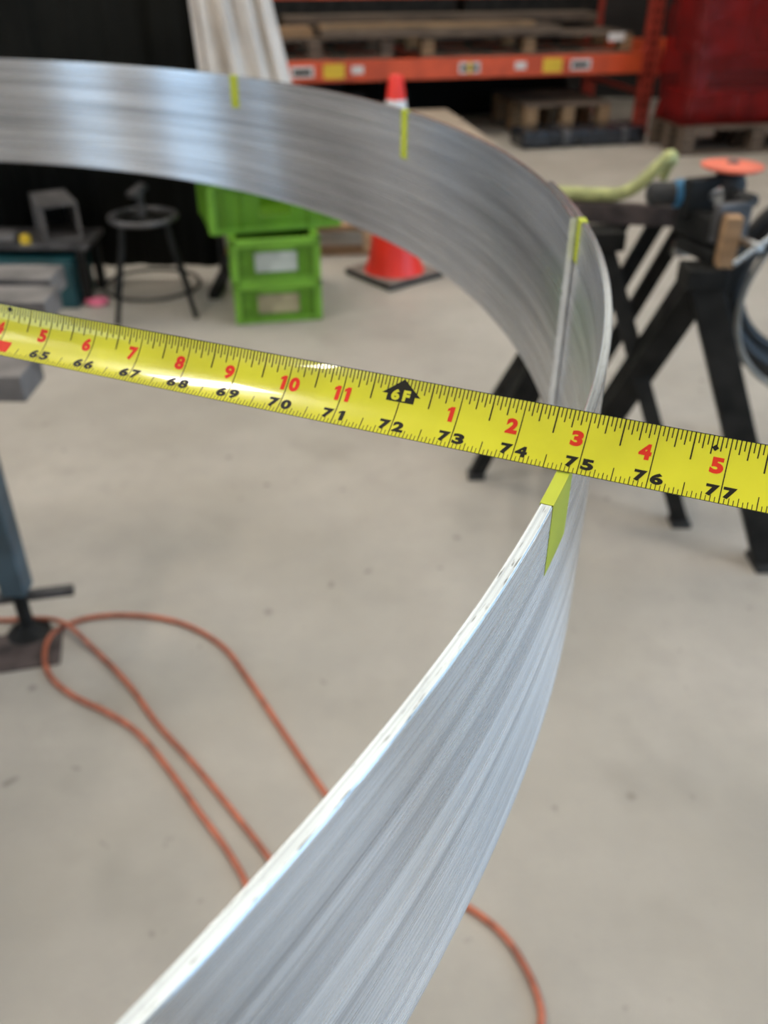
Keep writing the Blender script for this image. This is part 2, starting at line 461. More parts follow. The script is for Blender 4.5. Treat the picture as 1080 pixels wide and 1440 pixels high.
for i in range(44 * 16, 82 * 16):
    k = i / 16
    if i % 16 == 0:
        tape_patch(ticks, k - .008, k + .008, -1, 1, H, 1, 10)
        continue
    if i % 8 == 0: a, b, wd = .84, .44, .009
    elif i % 4 == 0: a, b, wd = .56, .27, .008
    elif i % 2 == 0: a, b, wd = .44, .22, .0075
    else: a, b, wd = .31, .18, .007
    tape_patch(ticks, k - wd * 1.15, k + wd * 1.15, 1 - a, 1, H, 1, 2)
    tape_patch(ticks, k - wd * .8, k + wd * .8, -1, -1 + b, H, 1, 2)
ticks.build('graduations', 'ink', tape)
GL = {}
def glyph(ch):
    if ch not in GL:
        cu = bpy.data.curves.new('g', 'FONT'); cu.body = ch; cu.offset = .058; cu.resolution_u = 5
        ob = bpy.data.objects.new('g', cu); COL.objects.link(ob)
        bpy.context.view_layer.update()
        me = bpy.data.meshes.new_from_object(ob.evaluated_get(bpy.context.evaluated_depsgraph_get()))
        xs = [v.co.x for v in me.vertices]; ys = [v.co.y for v in me.vertices]
        x0, x1, y0, y1 = min(xs), max(xs), min(ys), max(ys)
        GL[ch] = ([((v.co.x - x0) / (x1 - x0), (v.co.y - y0) / (y1 - y0)) for v in me.vertices], [tuple(p.vertices) for p in me.polygons])
        bpy.data.objects.remove(ob); bpy.data.curves.remove(cu); bpy.data.meshes.remove(me)
    return GL[ch]
def put(mb, ch, k0, k1, v0, v1, h=H):
    if ch == '1':
        c_ = (k0 + k1) / 2; k0, k1 = c_ - .055, c_ + .055
        vs, fs = [(.35, 0), (1, 0), (1, 1), (.5, 1), (0, .84), (0, .66), (.35, .74)], [(0, 1, 2, 3, 6), (3, 4, 5, 6)]
    elif ch == '9':
        vs, fs = glyph('6'); vs = [(1 - x, 1 - y) for x, y in vs]
    else: vs, fs = glyph(ch)
    mb.add([TP(k0 + (k1 - k0) * x, v0 + (v1 - v0) * y, h) for x, y in vs], fs)
def num(m, *gl, patch=None):
    mb = MB()
    for g in gl: put(mb, *g)
    if patch: tape_patch(mb, *patch)
    mb.build('numeral', m, tape)
B0, B1, Q0, Q1 = -.82, -.45, -.12, .38
for k in range(44, 82):
    s = str(k)
    if k == 64: num('red_ink', patch=(63.72, 64.28, -.82, -.36, H, 2, 3))
    else:
        num('ink', (s[0], k - .21, k - .025, B0, B1)); num('ink', (s[1], k + .025, k + .21, B0, B1))
    q = k % 12
    if q == 0: continue
    if q < 10: num('red_ink', (str(q), k - .22, k - .035, Q0, Q1))
    else:
        num('red_ink', ('1', k - .15, k - .03, Q0, Q1)); num('red_ink', (str(q - 10), k + (.03 if q == 10 else .03), k + (.22 if q == 10 else .15), Q0, Q1))
def poly(mb, pts, h=H): mb.add([TP(k, v, h) for k, v in pts], [tuple(range(len(pts)))])
for kf, ch_ in ((48, '4'), (60, '5'), (72, '6')):
    mk = MB(); n = 6
    for i in range(n):
        v0, v1 = .96 - .52 * i / n, .96 - .52 * (i + 1) / n
        h0, h1 = .33 * i / n, .33 * (i + 1) / n
        poly(mk, [(kf - h0 - .002, v0), (kf - h1, v1), (kf + h1, v1), (kf + h0 + .002, v0)], H * 1.2)
    poly(mk, [(kf - .235, .45), (kf - .235, .21), (kf + .235, .21), (kf + .235, .45)], H * 1.2)
    m_ = mk.build('foot_marker', 'ink', tape)
    for g in ((ch_, kf - .165, kf - .025, .25, .62), ('F', kf + .03, kf + .15, .25, .62)):
        ft = MB(); put(ft, *g, H * 2); ft.build('letter', 'blade', m_)
mk = MB(); poly(mk, [(76.8 - .05, .64), (76.8, .54), (76.8 + .05, .64), (76.8, .74)], H * 1.5); mk.build('diamond_mark', 'ink', tape)
mk = MB(); poly(mk, [(64 + .045 * math.cos(t * PI / 4), .86 + .09 * math.sin(t * PI / 4)) for t in range(8)], H * 1.5); mk.build('dot_mark', 'ink', tape)
hk = MB(); p = TP(0, 0)
hk.box(p + V(0, 0, -.004), (.001, .02, .018), Matrix.Rotation(TA, 3, 'Z')); hk.build('hook', 'chrome', tape)
# the case at the far end of the blade, out of the picture
cc = TP(KB, 0) + td * .035 + V(0, 0, .012)
rotc = Matrix.Rotation(TA, 3, 'Z')
MB().box(cc, (.078, .042, .074), rotc).build('case', 'ink', tape, bevel=.014)
MB().box(cc + V(0, 0, .004), (.05, .046, .045), rotc).build('case_side', 'blade', tape, bevel=.012)
MB().box(cc + rotc @ V(-.03, 0, .034), (.018, .018, .01), rotc).build('lock_button', 'rubber', tape, bevel=.003)

# ------------------------------------------------------------------ pallet rack and its loads
def pallet(label, loc, rz, L=1.2, D=1.0, m='wood', mb_='wood', hgt=.145, group=None):
    t = thing('wooden_pallet', label, 'pallet', loc, rz, group)
    bs = None
    for iy in (-1, 0, 1):
        for ix in (-1, 0, 1):
            c = (ix * (L / 2 - .05), iy * (D / 2 - .05), .022 + (hgt - .044) / 2)
            if bs is None: bs = MB().b2((-.05, -.05, -(hgt - .044) / 2), (.05, .05, (hgt - .044) / 2)).build('block', mb_, t, bevel=.003); bs.location = c
            else: share(bs, c, t)
    bd = None
    for i in range(7):
        c = (0, -D / 2 + .05 + i * (D - .1) / 6, hgt - .011)
        if bd is None: bd = MB().b2((-L / 2, -.05, -.011), (L / 2, .05, .011)).build('deck_board', m, t, bevel=.002); bd.location = c
        else: share(bd, c, t)
    b3 = None
    for i in (-1, 0, 1):
        c = (0, i * (D / 2 - .05), .011)
        if b3 is None: b3 = MB().b2((-L / 2, -.05, -.011), (L / 2, .05, .011)).build('bottom_board', m, t, bevel=.002); b3.location = c
        else: share(b3, c, t)
    return t

RA = math.atan2(.70, 2.756)
rack = thing('pallet_rack', 'orange and red pallet rack full of pallets along the dark back wall', 'rack', (2.14, 8.02, 0), RA)
RB = 3.66; RD = 1.05
def rk(name, m, *boxes, **kw):
    mb = MB()
    for b in boxes: mb.b2(*b)
    return mb.build(name, m, rack, **kw)
for x in (0, -RB, 2.2):
    for y in (0, RD):
        o = rk('upright', 'red_rack', ((x - .055, y - .03, .0), (x + .055, y + .04, 3.6)))
        slot = None
        if y == 0:
            for i in range(46):
                for sx in (-.024, .024):
                    c = (x + sx, -.031, .06 + i * .0762)
                    if x != 0 or i > 24: continue
                    if slot is None:
                        slot = MB().b2((-.008, -.001, -.018), (.008, .002, .018)).build('slot', 'steel_dark', o); slot.location = c
                    else: share(slot, c, o)
        MB().b2((x - .08, y - .05, 0), (x + .08, y + .06, .008)).build('foot_plate', 'red_rack', o)
    for i in range(4):
        z = .3 + i * .8
        MB().bar((x, .04, z), (x, RD - .03, z + (.8 if i % 2 else 0.)), .03, .03).build('brace', 'red_rack', rack)
for z0 in (.46, 1.005, 2.4):
    for s in (-1, 0):
        for y in (-.03, RD):
            a, b = (-RB + .06, -.06) if s < 0 else (.06, 2.14)
            mb = MB().b2((a, y - .012, z0), (b, y + .04, z0 + .145)); bm = mb.build('beam', 'orange_rack', rack, bevel=.004)
            if y < 0 and z0 == .46:
                for e in (a, b): MB().b2((e - .02, y - .016, z0 - .03), (e + .02, y + .04, z0 + .175)).build('end_bracket', 'red_rack', bm)
                if s == -1:
                    def lab(x, z, wd, h, m, name='sticker'):
                        MB().b2((x - wd / 2, y - .0155, z - h / 2), (x + wd / 2, y - .012, z + h / 2)).build(name, m, bm)
                    for x in (-2.62, -.86): lab(x, .535, .16, .10, 'yellow_sticker')
                    for x in (-2.44, -1.13): lab(x, .54, .09, .055, 'white_sticker')
                    for x in (-2.86, -1.55, -.62):
                        lab(x, .535, .17, .075, 'white_sticker', 'maker_label')
                        MB().b2((x - .07, y - .018, .515), (x + .065, y - .0155, .552)).build('maker_lettering', 'ink', bm)
                    MB().b2((-1.565, y - .019, .495), (-1.535, y - .018, .575)).build('yellow_tag', 'yellow_sticker', bm)
# deck of crossbars on the lower level
dk = None
for i in range(8):
    c = (-RB + .4 + i * .41, RD / 2, .575)
    if dk is None: dk = MB().b2((-.03, -RD / 2 + .02, -.02), (.03, RD / 2 - .01, .02)).build('deck_bar', 'steel_dark', rack); dk.location = c
    else: share(dk, c, rack)
def rw(x, y, z): # rack local -> world
    return Vector((2.14, 8.02, 0)) + Matrix.Rotation(RA, 3, 'Z') @ V(x, y, z)
ZD = .607
pallet('dark weathered pallet on the lower rack beam, left bay half', rw(-2.75, .5, ZD), RA, 1.2, 1.0, 'wood_dark', 'wood_dark')
pallet('dark weathered pallet on the lower rack beam, beside the red upright', rw(-1.05, .5, ZD), RA, 1.75, 1.0, 'wood_dark', 'wood_mid')
bw = [('long tan board lying on top of the pallets', -1.85, .10, .90, 1.7, .035, 'wood_mid', .12), ('wide grey board under the tan board', -1.75, .12, .865 - .05, 1.9, .05, 'wood_dark', .35),
      ('grey brown plank stacked behind the tan board', -1.6, .55, .865 - .05, 2.6, .06, 'wood_dark', .28), ('dark plank on top of the rear stack', -1.5, .55, .875, 2.4, .05, 'wood_dark', .22),
      ('short brown plank at the left end of the shelf', -3.0, .2, .865 - .05, .5, .06, 'wood', .25)]
for lab_, x, y, z, L, h, m, d in bw:
    z = max(z, ZD + .145)
    if 'tan' in lab_ and 'under' not in lab_: z = ZD + .145 + .05
    elif 'on top of the rear' in lab_: z = ZD + .145 + .0605
    else: z = ZD + .145
    o = MB().b2((-L / 2, -d / 2, 0), (L / 2, d / 2, h)).build('wood_plank', m, bevel=.003)
    o.location = rw(x, y, z); o.rotation_euler.z = RA
    tag(o, lab_, 'plank', 'boards on the rack shelf')
o = MB().b2((-.07, 0, -.03), (.07, .004, .03)).build('paper_tag', 'white_sticker'); o.location = rw(-.32, -.012, ZD + .115); o.rotation_euler.z = RA
tag(o, 'small white paper tag on the shelf load by the red upright', 'tag')
# sheet steel stacks, dark, standing on the shelf further back
for x, L in ((-2.4, 1.9), (-.75, 1.2)):
    o = MB().b2((-L / 2, -.14, 0), (L / 2, .14, .32)).build('steel_crate', 'steel_dark', bevel=.01)
    tag(o, 'dark steel bin at the back of the shelf, ' + ('behind the tan board' if x < -2 else 'next to the red upright'), 'bin')
    o.location = rw(x, .85, ZD + .145); o.rotation_euler.z = RA
# under the rack
pallet('wooden pallet on the floor under the rack by the red upright', rw(-.68, .35, 0), RA, .74, .8, 'wood_dark', 'wood_mid', .25)
t = thing('wrapped_bundle', 'flat bundle in black film lying before the pallet under the rack', 'bundle', rw(-.72, -.34, 0), RA)
MB().box((0, 0, .068), (1.05, .3, .13)).build('film_wrap', 'black_film', t, bevel=.03)
for x in (-.16, .34): MB().box((x, 0, .068), (.1, .306, .136)).build('grey_strap', 'steel', t, bevel=.03)
t = thing('steel_trough', 'long dark trough on the floor under the left part of the rack', 'trough', rw(-2.95, .5, 0), RA)
MB().b2((-.6, -.4, .06), (.6, .4, .09)).build('bottom', 'steel_dark', t)
for y in (-.4, .38): MB().b2((-.6, y, .06), (.6, y + .02, .36)).build('side', 'steel_dark', t)
for x in (-.6, .93): MB().b2((x, -.4, .06), (x + .02, .4, .36)).build('end', 'steel_dark', t)
for x in (-.45, .45): MB().b2((x - .04, -.38, 0), (x + .04, .38, .06)).build('skid', 'steel_dark', t)
bm = bmesh.new(); bmesh.ops.create_cube(bm, size=1); bmesh.ops.subdivide_edges(bm, edges=bm.edges[:], cuts=9, use_grid_fill=True)  # rumpled black mass, added so the gap under the rack stays dark
for v in bm.verts:
    k_ = 1 - .12 * (v.co.z + .5)
    v.co = V(v.co.x * 2.3 * k_, v.co.y * .24 * k_, (v.co.z + .5) * (.40 + .035 * math.sin(v.co.x * 19) + .02 * math.sin(v.co.x * 43)))
    v.co.y += .012 * math.sin(v.co.x * 31 + v.co.z * 9)
me = bpy.data.meshes.new('dark_infill_mesh'); bm.to_mesh(me); bm.free(); me.materials.append(M['black_cloth'])
for p_ in me.polygons: p_.use_smooth = True
o = bpy.data.objects.new('dark_infill', me); COL.objects.link(o); o.location = rw(-1.25, 1.22, 0); o.rotation_euler.z = RA
tag(o, 'black mass added behind the rack to keep the gap under it dark', 'infill')
# stack of brown sheets on a pallet before the rack
pallet('pallet on the floor carrying the brown sheets, hidden behind the ring', (.19, 6.48, 0), R_(10.5), .8, 1.25, 'wood_dark', 'wood_dark', .15)
for i, lb in enumerate(('lowest sheet of the brown stack before the rack', 'middle sheet of the brown stack before the rack', 'pale brown sheet on top of the stack before the rack')):
    o = MB().box((0, 0, .0245), (.82 - .015 * i, 1.33, .049)).build('fibre_sheet', 'card', bevel=.002)
    o.location = (.19, 6.48, .15 + .05 * i); o.rotation_euler.z = R_(10.5 + (i - 2) * .8)
    tag(o, lb, 'sheet', 'brown sheets stacked on a pallet')
# red wrapped load
pallet('pallet under the red film wrapped load', (2.78, 7.45, 0), R_(12), 1.25, .55, 'wood_dark', 'wood_dark', .2)
t = thing('wrapped_load', 'tall load wrapped in shiny red stretch film on a pallet', 'load', (2.76, 7.45, .2), R_(12))
for z0, z1 in ((.03, .22), (.47, 1.5)):
    nx = 3
    for i in range(nx):
        a = -.56 + i * 1.12 / nx
        MB().b2((a + .005, -.2, z0), (a + 1.12 / nx - .005, .2, z1)).build('carton', 'maroon', t, bevel=.01)
MB().b2((-.5, -.15, .22), (-.42, .15, .47)).build('spacer', 'maroon', t); MB().b2((.42, -.15, .22), (.5, .15, .47)).build('spacer', 'maroon', t)
MB().b2((-.58, -.21, 0), (.58, .21, .03)).build('bottom_board', 'wood_dark', t)
bm = bmesh.new(); bmesh.ops.create_cube(bm, size=1)
bmesh.ops.subdivide_edges(bm, edges=bm.edges[:], cuts=12, use_grid_fill=True)
for v in bm.verts:
    v.co = V(v.co.x * 1.22, v.co.y * .46, (v.co.z + .5) * 1.52 + .005)
    n_ = math.sin(v.co.z * 17 + v.co.x * 6) * .010 + math.sin(v.co.x * 31 - v.co.z * 9) * .007 + random.uniform(-.006, .006)
    v.co.y += (1 if v.co.y > 0 else -1) * n_; v.co.x += (1 if v.co.x > 0 else -1) * n_ * (abs(v.co.x) > .5)
me = bpy.data.meshes.new('film'); bm.to_mesh(me); bm.free(); me.materials.append(M['film'])
for p_ in me.polygons: p_.use_smooth = True
o = bpy.data.objects.new('film', me); COL.objects.link(o); o.parent = t; o['label'] = 'translucent red stretch film'

# ------------------------------------------------------------------ black screen and canvas
sx1, sx0, sy = -.80, -3.9, 4.2
t = thing('welding_screen', 'black welding screen standing behind the green crates', 'screen', (0, 0, 0))
mb = MB(); vs = []; fs = []; n = 160
for i in range(n + 1):
    x = sx0 + (sx1 - sx0) * i / n
    y = sy + .012 * math.sin(i * .55) + .006 * math.sin(i * 1.3 + 1)
    vs += [(x, y, .06), (x, y, 2.05), (x, y + .004, 2.05), (x, y + .004, .06)]
for i in range(n):
    for j in range(4):
        l = (j + 1) % 4; fs.append((i * 4 + j, (i + 1) * 4 + j, (i + 1) * 4 + l, i * 4 + l))
mb.add(vs, fs); mb.build('curtain', 'black_cloth', t, True)
for x in (sx0 - .02, sx1 + .02):
    MB().tube([(x, sy, .03), (x, sy, 2.12)], .018, 12).build('post', 'steel_dark', t)
    MB().b2((x - .025, sy - .3, 0), (x + .025, sy + .3, .03)).build('foot', 'steel_dark', t)
MB().tube([(sx0 - .02, sy, 2.1), (sx1 + .02, sy, 2.1)], .018, 12).build('top_rail', 'steel_dark', t)
MB().tube([(sx1 + .02, sy - .015, 1.62), (sx1 + .05, sy - .16, 1.63), (sx1 + .05, sy - .17, 1.68)], .008, 8).build('hook', 'steel', t)
MB().lathe([(.012, 0), (.018, .02), (.004, .03)], 12, (sx1 + .02, sy - .018, 1.115), V(-.2, -1, 0)).build('clip', 'wood_pale', t)

t = thing('canvas_apron', 'off white canvas garment hanging in folds beside the black screen', 'garment', (0, 0, 0))
mb = MB(); vs = []; fs = []; nu, nv = 96, 30
hx, hy = sx1 + .10, sy - .17
for j in range(nv + 1):
    s = j / nv; z = 1.66 - s * .95
    cx = hx + .015 + .13 * s; wd = .03 + .085 * sm(0, .3, s) + .085 * s; dp = .02 + .06 * sm(0, .5, s)
    for i in range(nu):
        a = 2 * PI * i / nu
        f = 1 + .42 * math.sin(a * 11 + 1.2 * math.sin(3 * s)) + .16 * math.sin(a * 19 + 3 * s)
        vs.append((cx + wd * math.cos(a) * (1 + .04 * math.sin(a * 11 + s * 4)), hy + dp * math.sin(a) * f + .012 * math.sin(a * 7 + 3 * s) * s, z + .02 * math.sin(a * 2) * s))
for j in range(nv):
    for i in range(nu):
        l = (i + 1) % nu; fs.append((j * nu + i, (j + 1) * nu + i, (j + 1) * nu + l, j * nu + l))
fs.append(tuple(range(nu)))
mb.add(vs, fs); mb.build('cloth', 'canvas', t, True)
MB().tube(spline([(hx + .0, hy - .005, 1.64), (hx - .03, hy, 1.68), (hx - .05, hy, 1.645), (hx - .03, hy + .004, 1.61), (hx + .02, hy, 1.62)], 6), .006, 8).build('hanging_loop', 'canvas', t, True)

# ------------------------------------------------------------------ green crates
def crate(label, loc, rz, L, D, Hh, lab_m):
    """L across the face towards the camera, D deep"""
    t = thing('plastic_crate', label, 'crate', loc, rz, 'lime green plastic crates')
    th = .012; tp = .012  # wall, taper
    def wall(name, cx, cy, lx, ly, hole=None):
        mb = MB()
        if hole:
            (w_, z0, z1) = hole; horiz = lx > ly
            ln = lx if horiz else ly
            def pc(a, b, zz0, zz1):
                if horiz: mb.b2((a, cy - th / 2, zz0), (b, cy + th / 2, zz1))
                else: mb.b2((cx - th / 2, a, zz0), (cx + th / 2, b, zz1))
            c = cx if horiz else cy
            pc(c - ln / 2, c - w_ / 2, .01, Hh - .03); pc(c + w_ / 2, c + ln / 2, .01, Hh - .03)
            pc(c - w_ / 2, c + w_ / 2, .01, z0); pc(c - w_ / 2, c + w_ / 2, z1, Hh - .03)
        else: mb.box((cx, cy, Hh / 2 - .01), (lx, ly, Hh - .04))
        return mb.build(name, 'green', t, bevel=.002)
    x, y = L / 2 - .02, D / 2 - .02
    wall('front_wall', 0, -y, 2 * x, th, (.13, Hh * .30, Hh * .72))
    wall('back_wall', 0, y, 2 * x, th, (.13, Hh * .45, Hh * .72))
    wall('side_wall', -x, 0, th, 2 * y); wall('side_wall', x, 0, th, 2 * y)
    MB().b2((-x, -y, .008), (x, y, .018)).build('bottom', 'green', t)
    rim = MB()
    for s in (-1, 1):
        rim.b2((-L / 2, s * D / 2 - (.03 if s > 0 else 0), Hh - .03), (L / 2, s * D / 2 + (.03 if s < 0 else 0), Hh))
        rim.b2((s * L / 2 - (.03 if s > 0 else 0), -D / 2, Hh - .03), (s * L / 2 + (.03 if s < 0 else 0), D / 2, Hh))
    rim.build('rim', 'green_light', t, bevel=.004)
    ft = MB()
    for s in (-1, 1):
        ft.b2((-x - .008, s * (y + .0) - .012, 0), (x + .008, s * (y + .0) + .012, .022)); ft.b2((s * x - .012, -y, 0), (s * x + .012, y, .022))
    ft.build('bottom_rim', 'green_light', t, bevel=.003)
    # vertical ribs and corner posts
    post = None
    for sx_ in (-1, 1):
        for sy_ in (-1, 1):
            c = (sx_ * (L / 2 - .016), sy_ * (D / 2 - .016), Hh / 2)
            if post is None: post = MB().b2((-.015, -.015, -Hh / 2 + .004), (.015, .015, Hh / 2 - .004)).build('corner_post', 'green_light', t, bevel=.004); post.location = c
            else: share(post, c, t)
    rib = None
    for i in range(-3, 4):
        for sy_ in (-1, 1):
            if abs(i) * L / 8 < .075: continue
            c = (i * L / 8, sy_ * (y + .010), Hh / 2 - .005)
            if rib is None: rib = MB().b2((-.003, -.006, -Hh / 2 + .02), (.003, .006, Hh / 2 - .03)).build('rib', 'green', t); rib.location = c
            else: share(rib, c, t)
    rib = None
    for i in range(-4, 5):
        for sx_ in (-1, 1):
            c = (sx_ * (x + .010), i * D / 10, Hh / 2 - .005)
            if rib is None: rib = MB().b2((-.006, -.003, -Hh / 2 + .02), (.006, .003, Hh / 2 - .03)).build('side_rib', 'green', t); rib.location = c
            else: share(rib, c, t)
    for z in (Hh * .80,): MB().b2((-x, -y - .014, z - .004), (x, -y - .005, z + .004)).build('ledge', 'green', t)
    gr = MB().b2((-.075, -y - .018, Hh * .73), (.075, -y - .004, Hh * .73 + .026)).build('grip', 'green_light', t, bevel=.005)
    if lab_m:
        MB().b2((-.088, -y - .012, Hh * .24), (.088, -y - .0065, Hh * .70)).build('label_card', lab_m, t, bevel=.001)
        MB().b2((-.145, -y - .010, Hh * .40), (-.125, -y - .0065, Hh * .52)).build('logo', 'green_light', t)
    return t
CR = math.atan2(.07, .36)
cdir = V(math.cos(CR), math.sin(CR), 0); cn = V(-math.sin(CR), math.cos(CR), 0)
c0 = V(-.45, 3.612, 0)
crate('bottom green crate on the floor with a brown card in its handle', c0 + cn * .28, CR, .372, .56, .178, 'brown_label')
crate('middle green crate of the stack with a pale grey card', c0 + cn * .28 + V(0, 0, .178), CR, .372, .56, .178, 'grey_label')
crate('wide green crate lying crosswise on top of the stack', V(-.475, 3.745, .356) + cn * .16, math.atan2(.168, .55), .56, .372, .215, None)

pallet('wooden pallet on the floor behind the traffic cone', (-.52, 5.02, 0), R_(4), .95, .95, 'wood', 'wood_pale', .15)

# ------------------------------------------------------------------ traffic cone
t = thing('traffic_cone', 'red traffic cone with a white collar on a black base', 'cone', (.045, 4.25, 0), R_(40))
b = .345
mb = MB(); mb.b2((-b / 2, -b / 2, 0), (b / 2, b / 2, .028)); mb.build('base', 'rubber', t, bevel=.006)
MB().b2((-b / 2 + .006, -b / 2 + .006, .027), (b / 2 - .006, b / 2 - .006, .031)).build('base_top', 'rubber_top', t, bevel=.002)
prof = [(.135, .03), (.128, .05), (.118, .10)]
def cr(z): return .125 - (.125 - .032) * (z - .05) / (.88 - .05)
MB().lathe([(.148, .03), (.140, .045), (cr(.07) + .004, .075), (cr(.2), .2), (cr(.5), .5), (cr(.875), .875), (cr(.88) - .006, .885), (cr(.88) - .012, .88)], 40).build('cone_body', 'cone', t, True, auto=40)
MB().lathe([(cr(.62) + .0015, .62), (cr(.79) + .0015, .79)], 40, cap=False).build('collar', 'white_band', t, True)
MB().lathe([(cr(.40) + .0015, .40), (cr(.50) + .0015, .50)], 40, cap=False).build('collar', 'white_band', t, True)

# ------------------------------------------------------------------ round stool frame
t = thing('stool', 'dark round steel stool before the black screen', 'stool', (-1.02, 3.78, 0), R_(35))
def hoop(r, z, rad, n=36): return MB().tube([(r * math.cos(2 * PI * i / n), r * math.sin(2 * PI * i / n), z) for i in range(n)], rad, 8, True)
hoop(.135, .40, .012).build('seat_hoop', 'steel', t, True)
for a in (0, 90): MB().bar((.135 * math.cos(R_(a)), .135 * math.sin(R_(a)), .395), (-.135 * math.cos(R_(a)), -.135 * math.sin(R_(a)), .395), .025, .012).build('seat_bar', 'steel_dark', t)
for a in (25, 115, 205, 295):
    ca, sa = math.cos(R_(a)), math.sin(R_(a))
    MB().tube(spline([(.13 * ca, .13 * sa, .395), (.145 * ca, .145 * sa, .3), (.2 * ca, .2 * sa, .12), (.235 * ca, .235 * sa, .0)], 5), .011, 8).build('leg', 'steel_dark', t, True)
hoop(.205, .11, .008).build('foot_hoop', 'steel_dark', t, True)
MB().lathe([(.014, .40), (.014, .50)], 12).build('screw', 'steel', t)
MB().bar((-.04, 0, .49), (.03, .02, .52), .05, .02).build('seat_bracket', 'steel', t)

# ------------------------------------------------------------------ low bench, teal box, square tube, rag
t = thing('low_bench', 'low dark steel bench at the left before the black screen', 'bench', (-1.78, 3.92, 0))
MB().b2((-.7, -.10, .245), (.49, .16, .27)).build('bench_top', 'steel', t, bevel=.003)
for x in (-.65, .45):
    for y in (-.08, .13): MB().b2((x - .018, y - .018, 0), (x + .018, y + .018, .245)).build('leg', 'steel_dark', t)
o = thing('tool_box', 'teal metal tool box under the low bench', 'box', (-1.63, 3.92, 0))
MB().b2((-.30, -.15, .0), (.27, .13, .17)).build('body', 'teal', o, bevel=.006)
MB().b2((-.305, -.155, .17), (.275, .135, .215)).build('lid', 'teal', o, bevel=.006)
for x in (-.18, .15): MB().b2((x - .02, -.162, .14), (x + .02, -.150, .20)).build('latch', 'steel', o)
t = thing('square_tube', 'short open piece of square steel tube lying on the low bench', 'tube', (-1.42, 3.84, .29), R_(24))
mb = MB(); s_, w_ = .155, .010
for (a, b_) in (((-.27, 0, 0), (.0, s_, w_)), ((-.27, 0, s_ - w_), (.0, s_, s_)), ((-.27, 0, w_), (.0, w_, s_ - w_)), ((-.27, s_ - w_, w_), (.0, s_, s_ - w_))): mb.b2(a, b_)
mb.build('tube_walls', 'steel_plate', t); t.rotation_euler.z = R_(-62)
t.location = (-1.47, 3.84, .27)
o = MB().box((0, 0, .02), (.10, .06, .035)).build('steel_block', 'steel_plate', bevel=.004); o.location = (-1.66, 3.87, .27); tag(o, 'small steel block beside the square tube on the low bench', 'block')
o = MB().lathe([(.0, 0), (.022, .0), (.022, .03), (.012, .035), (.0, .035)], 16, cap=False).build('brass_fitting', 'yellow_sticker'); o.location = (-1.56, 3.84, .27)
tag(o, 'small yellow fitting on the edge of the low bench', 'fitting')
bm = bmesh.new(); bmesh.ops.create_icosphere(bm, subdivisions=3, radius=1)
for v in bm.verts:
    n_ = 1 + .25 * math.sin(v.co.x * 5 + v.co.y * 3) * math.cos(v.co.y * 6)
    v.co = V(v.co.x * .048 * n_, v.co.y * .03 * n_, max(0, (v.co.z + .55) * .022 * n_))
me = bpy.data.meshes.new('pink_rag'); bm.to_mesh(me); bm.free(); me.materials.append(M['pink'])
for p_ in me.polygons: p_.use_smooth = True
o = bpy.data.objects.new('pink_rag', me); COL.objects.link(o); o.location = (-1.29, 3.82, 0); tag(o, 'crumpled pink rag on the floor near the stool', 'rag')

# ------------------------------------------------------------------ slatted steel table at the left
t = thing('steel_table', 'slatted steel work table at the left edge with blue grey leg', 'table', (0, 0, 0))
slat = None
for i, (xe, y) in enumerate(((-.622, 1.435), (-.65, 1.63), (-.70, 1.80), (-.735, 1.945))):
    if slat is None:
        slat = MB().b2((-1.9, -.05, -.05), (0, .05, 0)).build('slat', 'steel_plate', t, bevel=.004); slat.location = (xe, y, .765)
    else: share(slat, (xe, y, .765), t)
for x in (-.86, -1.5, -2.4): MB().b2((x - .03, 1.39, .655), (x + .03, 2.0, .715)).build('rail', 'blue_steel', t, bevel=.003)
for x, y in ((-.845, 1.60), (-1.5, 1.96), (-2.4, 1.60), (-2.4, 1.96)):
    for _ in (0,):
        lg = MB().b2((x - .028, y - .028, .13), (x + .028, y + .028, .66)).build('leg', 'blue_steel', t, bevel=.003)
        MB().lathe([(.016, .02), (.016, .13)], 14, (x, y, 0)).build('levelling_screw', 'steel_dark', lg, True, auto=40)
        MB().lathe([(.05, .0), (.05, .006), (.03, .018), (.016, .03)], 24, (x, y, 0)).build('foot_pad', 'steel_dark', lg)
        MB().bar((x - .14, y - .02, .105), (x + .115, y + .035, .105), .022, .022).build('turning_bar', 'steel', lg, bevel=.003)
o = MB().box((0, 0, .003), (.30, .13, .006)).build('floor_plate', 'rust', bevel=.001); o.location = (-.90, 1.52, 0); o.rotation_euler.z = R_(14)
tag(o, 'rusty flat plate on the floor beside the table foot', 'plate')

# ------------------------------------------------------------------ orange hose
zc = .0062
pts = [(.239, .60), (.239, .676), (.247, .718), (.236, .774), (.204, .839), (.155, .886), (.078, .937), (-.02, 1.015), (-.104, 1.119), (-.205, 1.281), (-.299, 1.437), (-.381, 1.555), (-.497, 1.635), (-.624, 1.661), (-.724, 1.647), (-.779, 1.602), (-.787, 1.54), (-.753, 1.457), (-.682, 1.391), (-.59, 1.339), (-.508, 1.279), (-.42, 1.178), (-.348, 1.085), (-.281, 1.0), (-.232, .922), (-.19, .82), (-.16, .7), (-.17, .55), (-.3, .2)]
mb = MB(); mb.tube(spline([(x, y, zc) for x, y in pts], 7), .0061, 10)
tag(mb.build('orange_hose', 'cord', None, True), 'orange hose looping across the floor towards the table foot', 'hose')
pts = [(-1.3, 1.72), (-1.05, 1.66), (-.926, 1.64), (-.85, 1.638), (-.766, 1.615), (-.677, 1.54), (-.566, 1.425), (-.477, 1.309), (-.383, 1.205), (-.296, 1.101), (-.202, .983), (-.10, .84), (-.06, .7), (-.08, .5), (-.2, .2)]
zz = [zc] * len(pts); zz[3] = .014; zz[4] = .020; zz[5] = .010
mb = MB(); mb.tube(spline([(x, y, z) for (x, y), z in zip(pts, zz)], 7), .0058, 10)
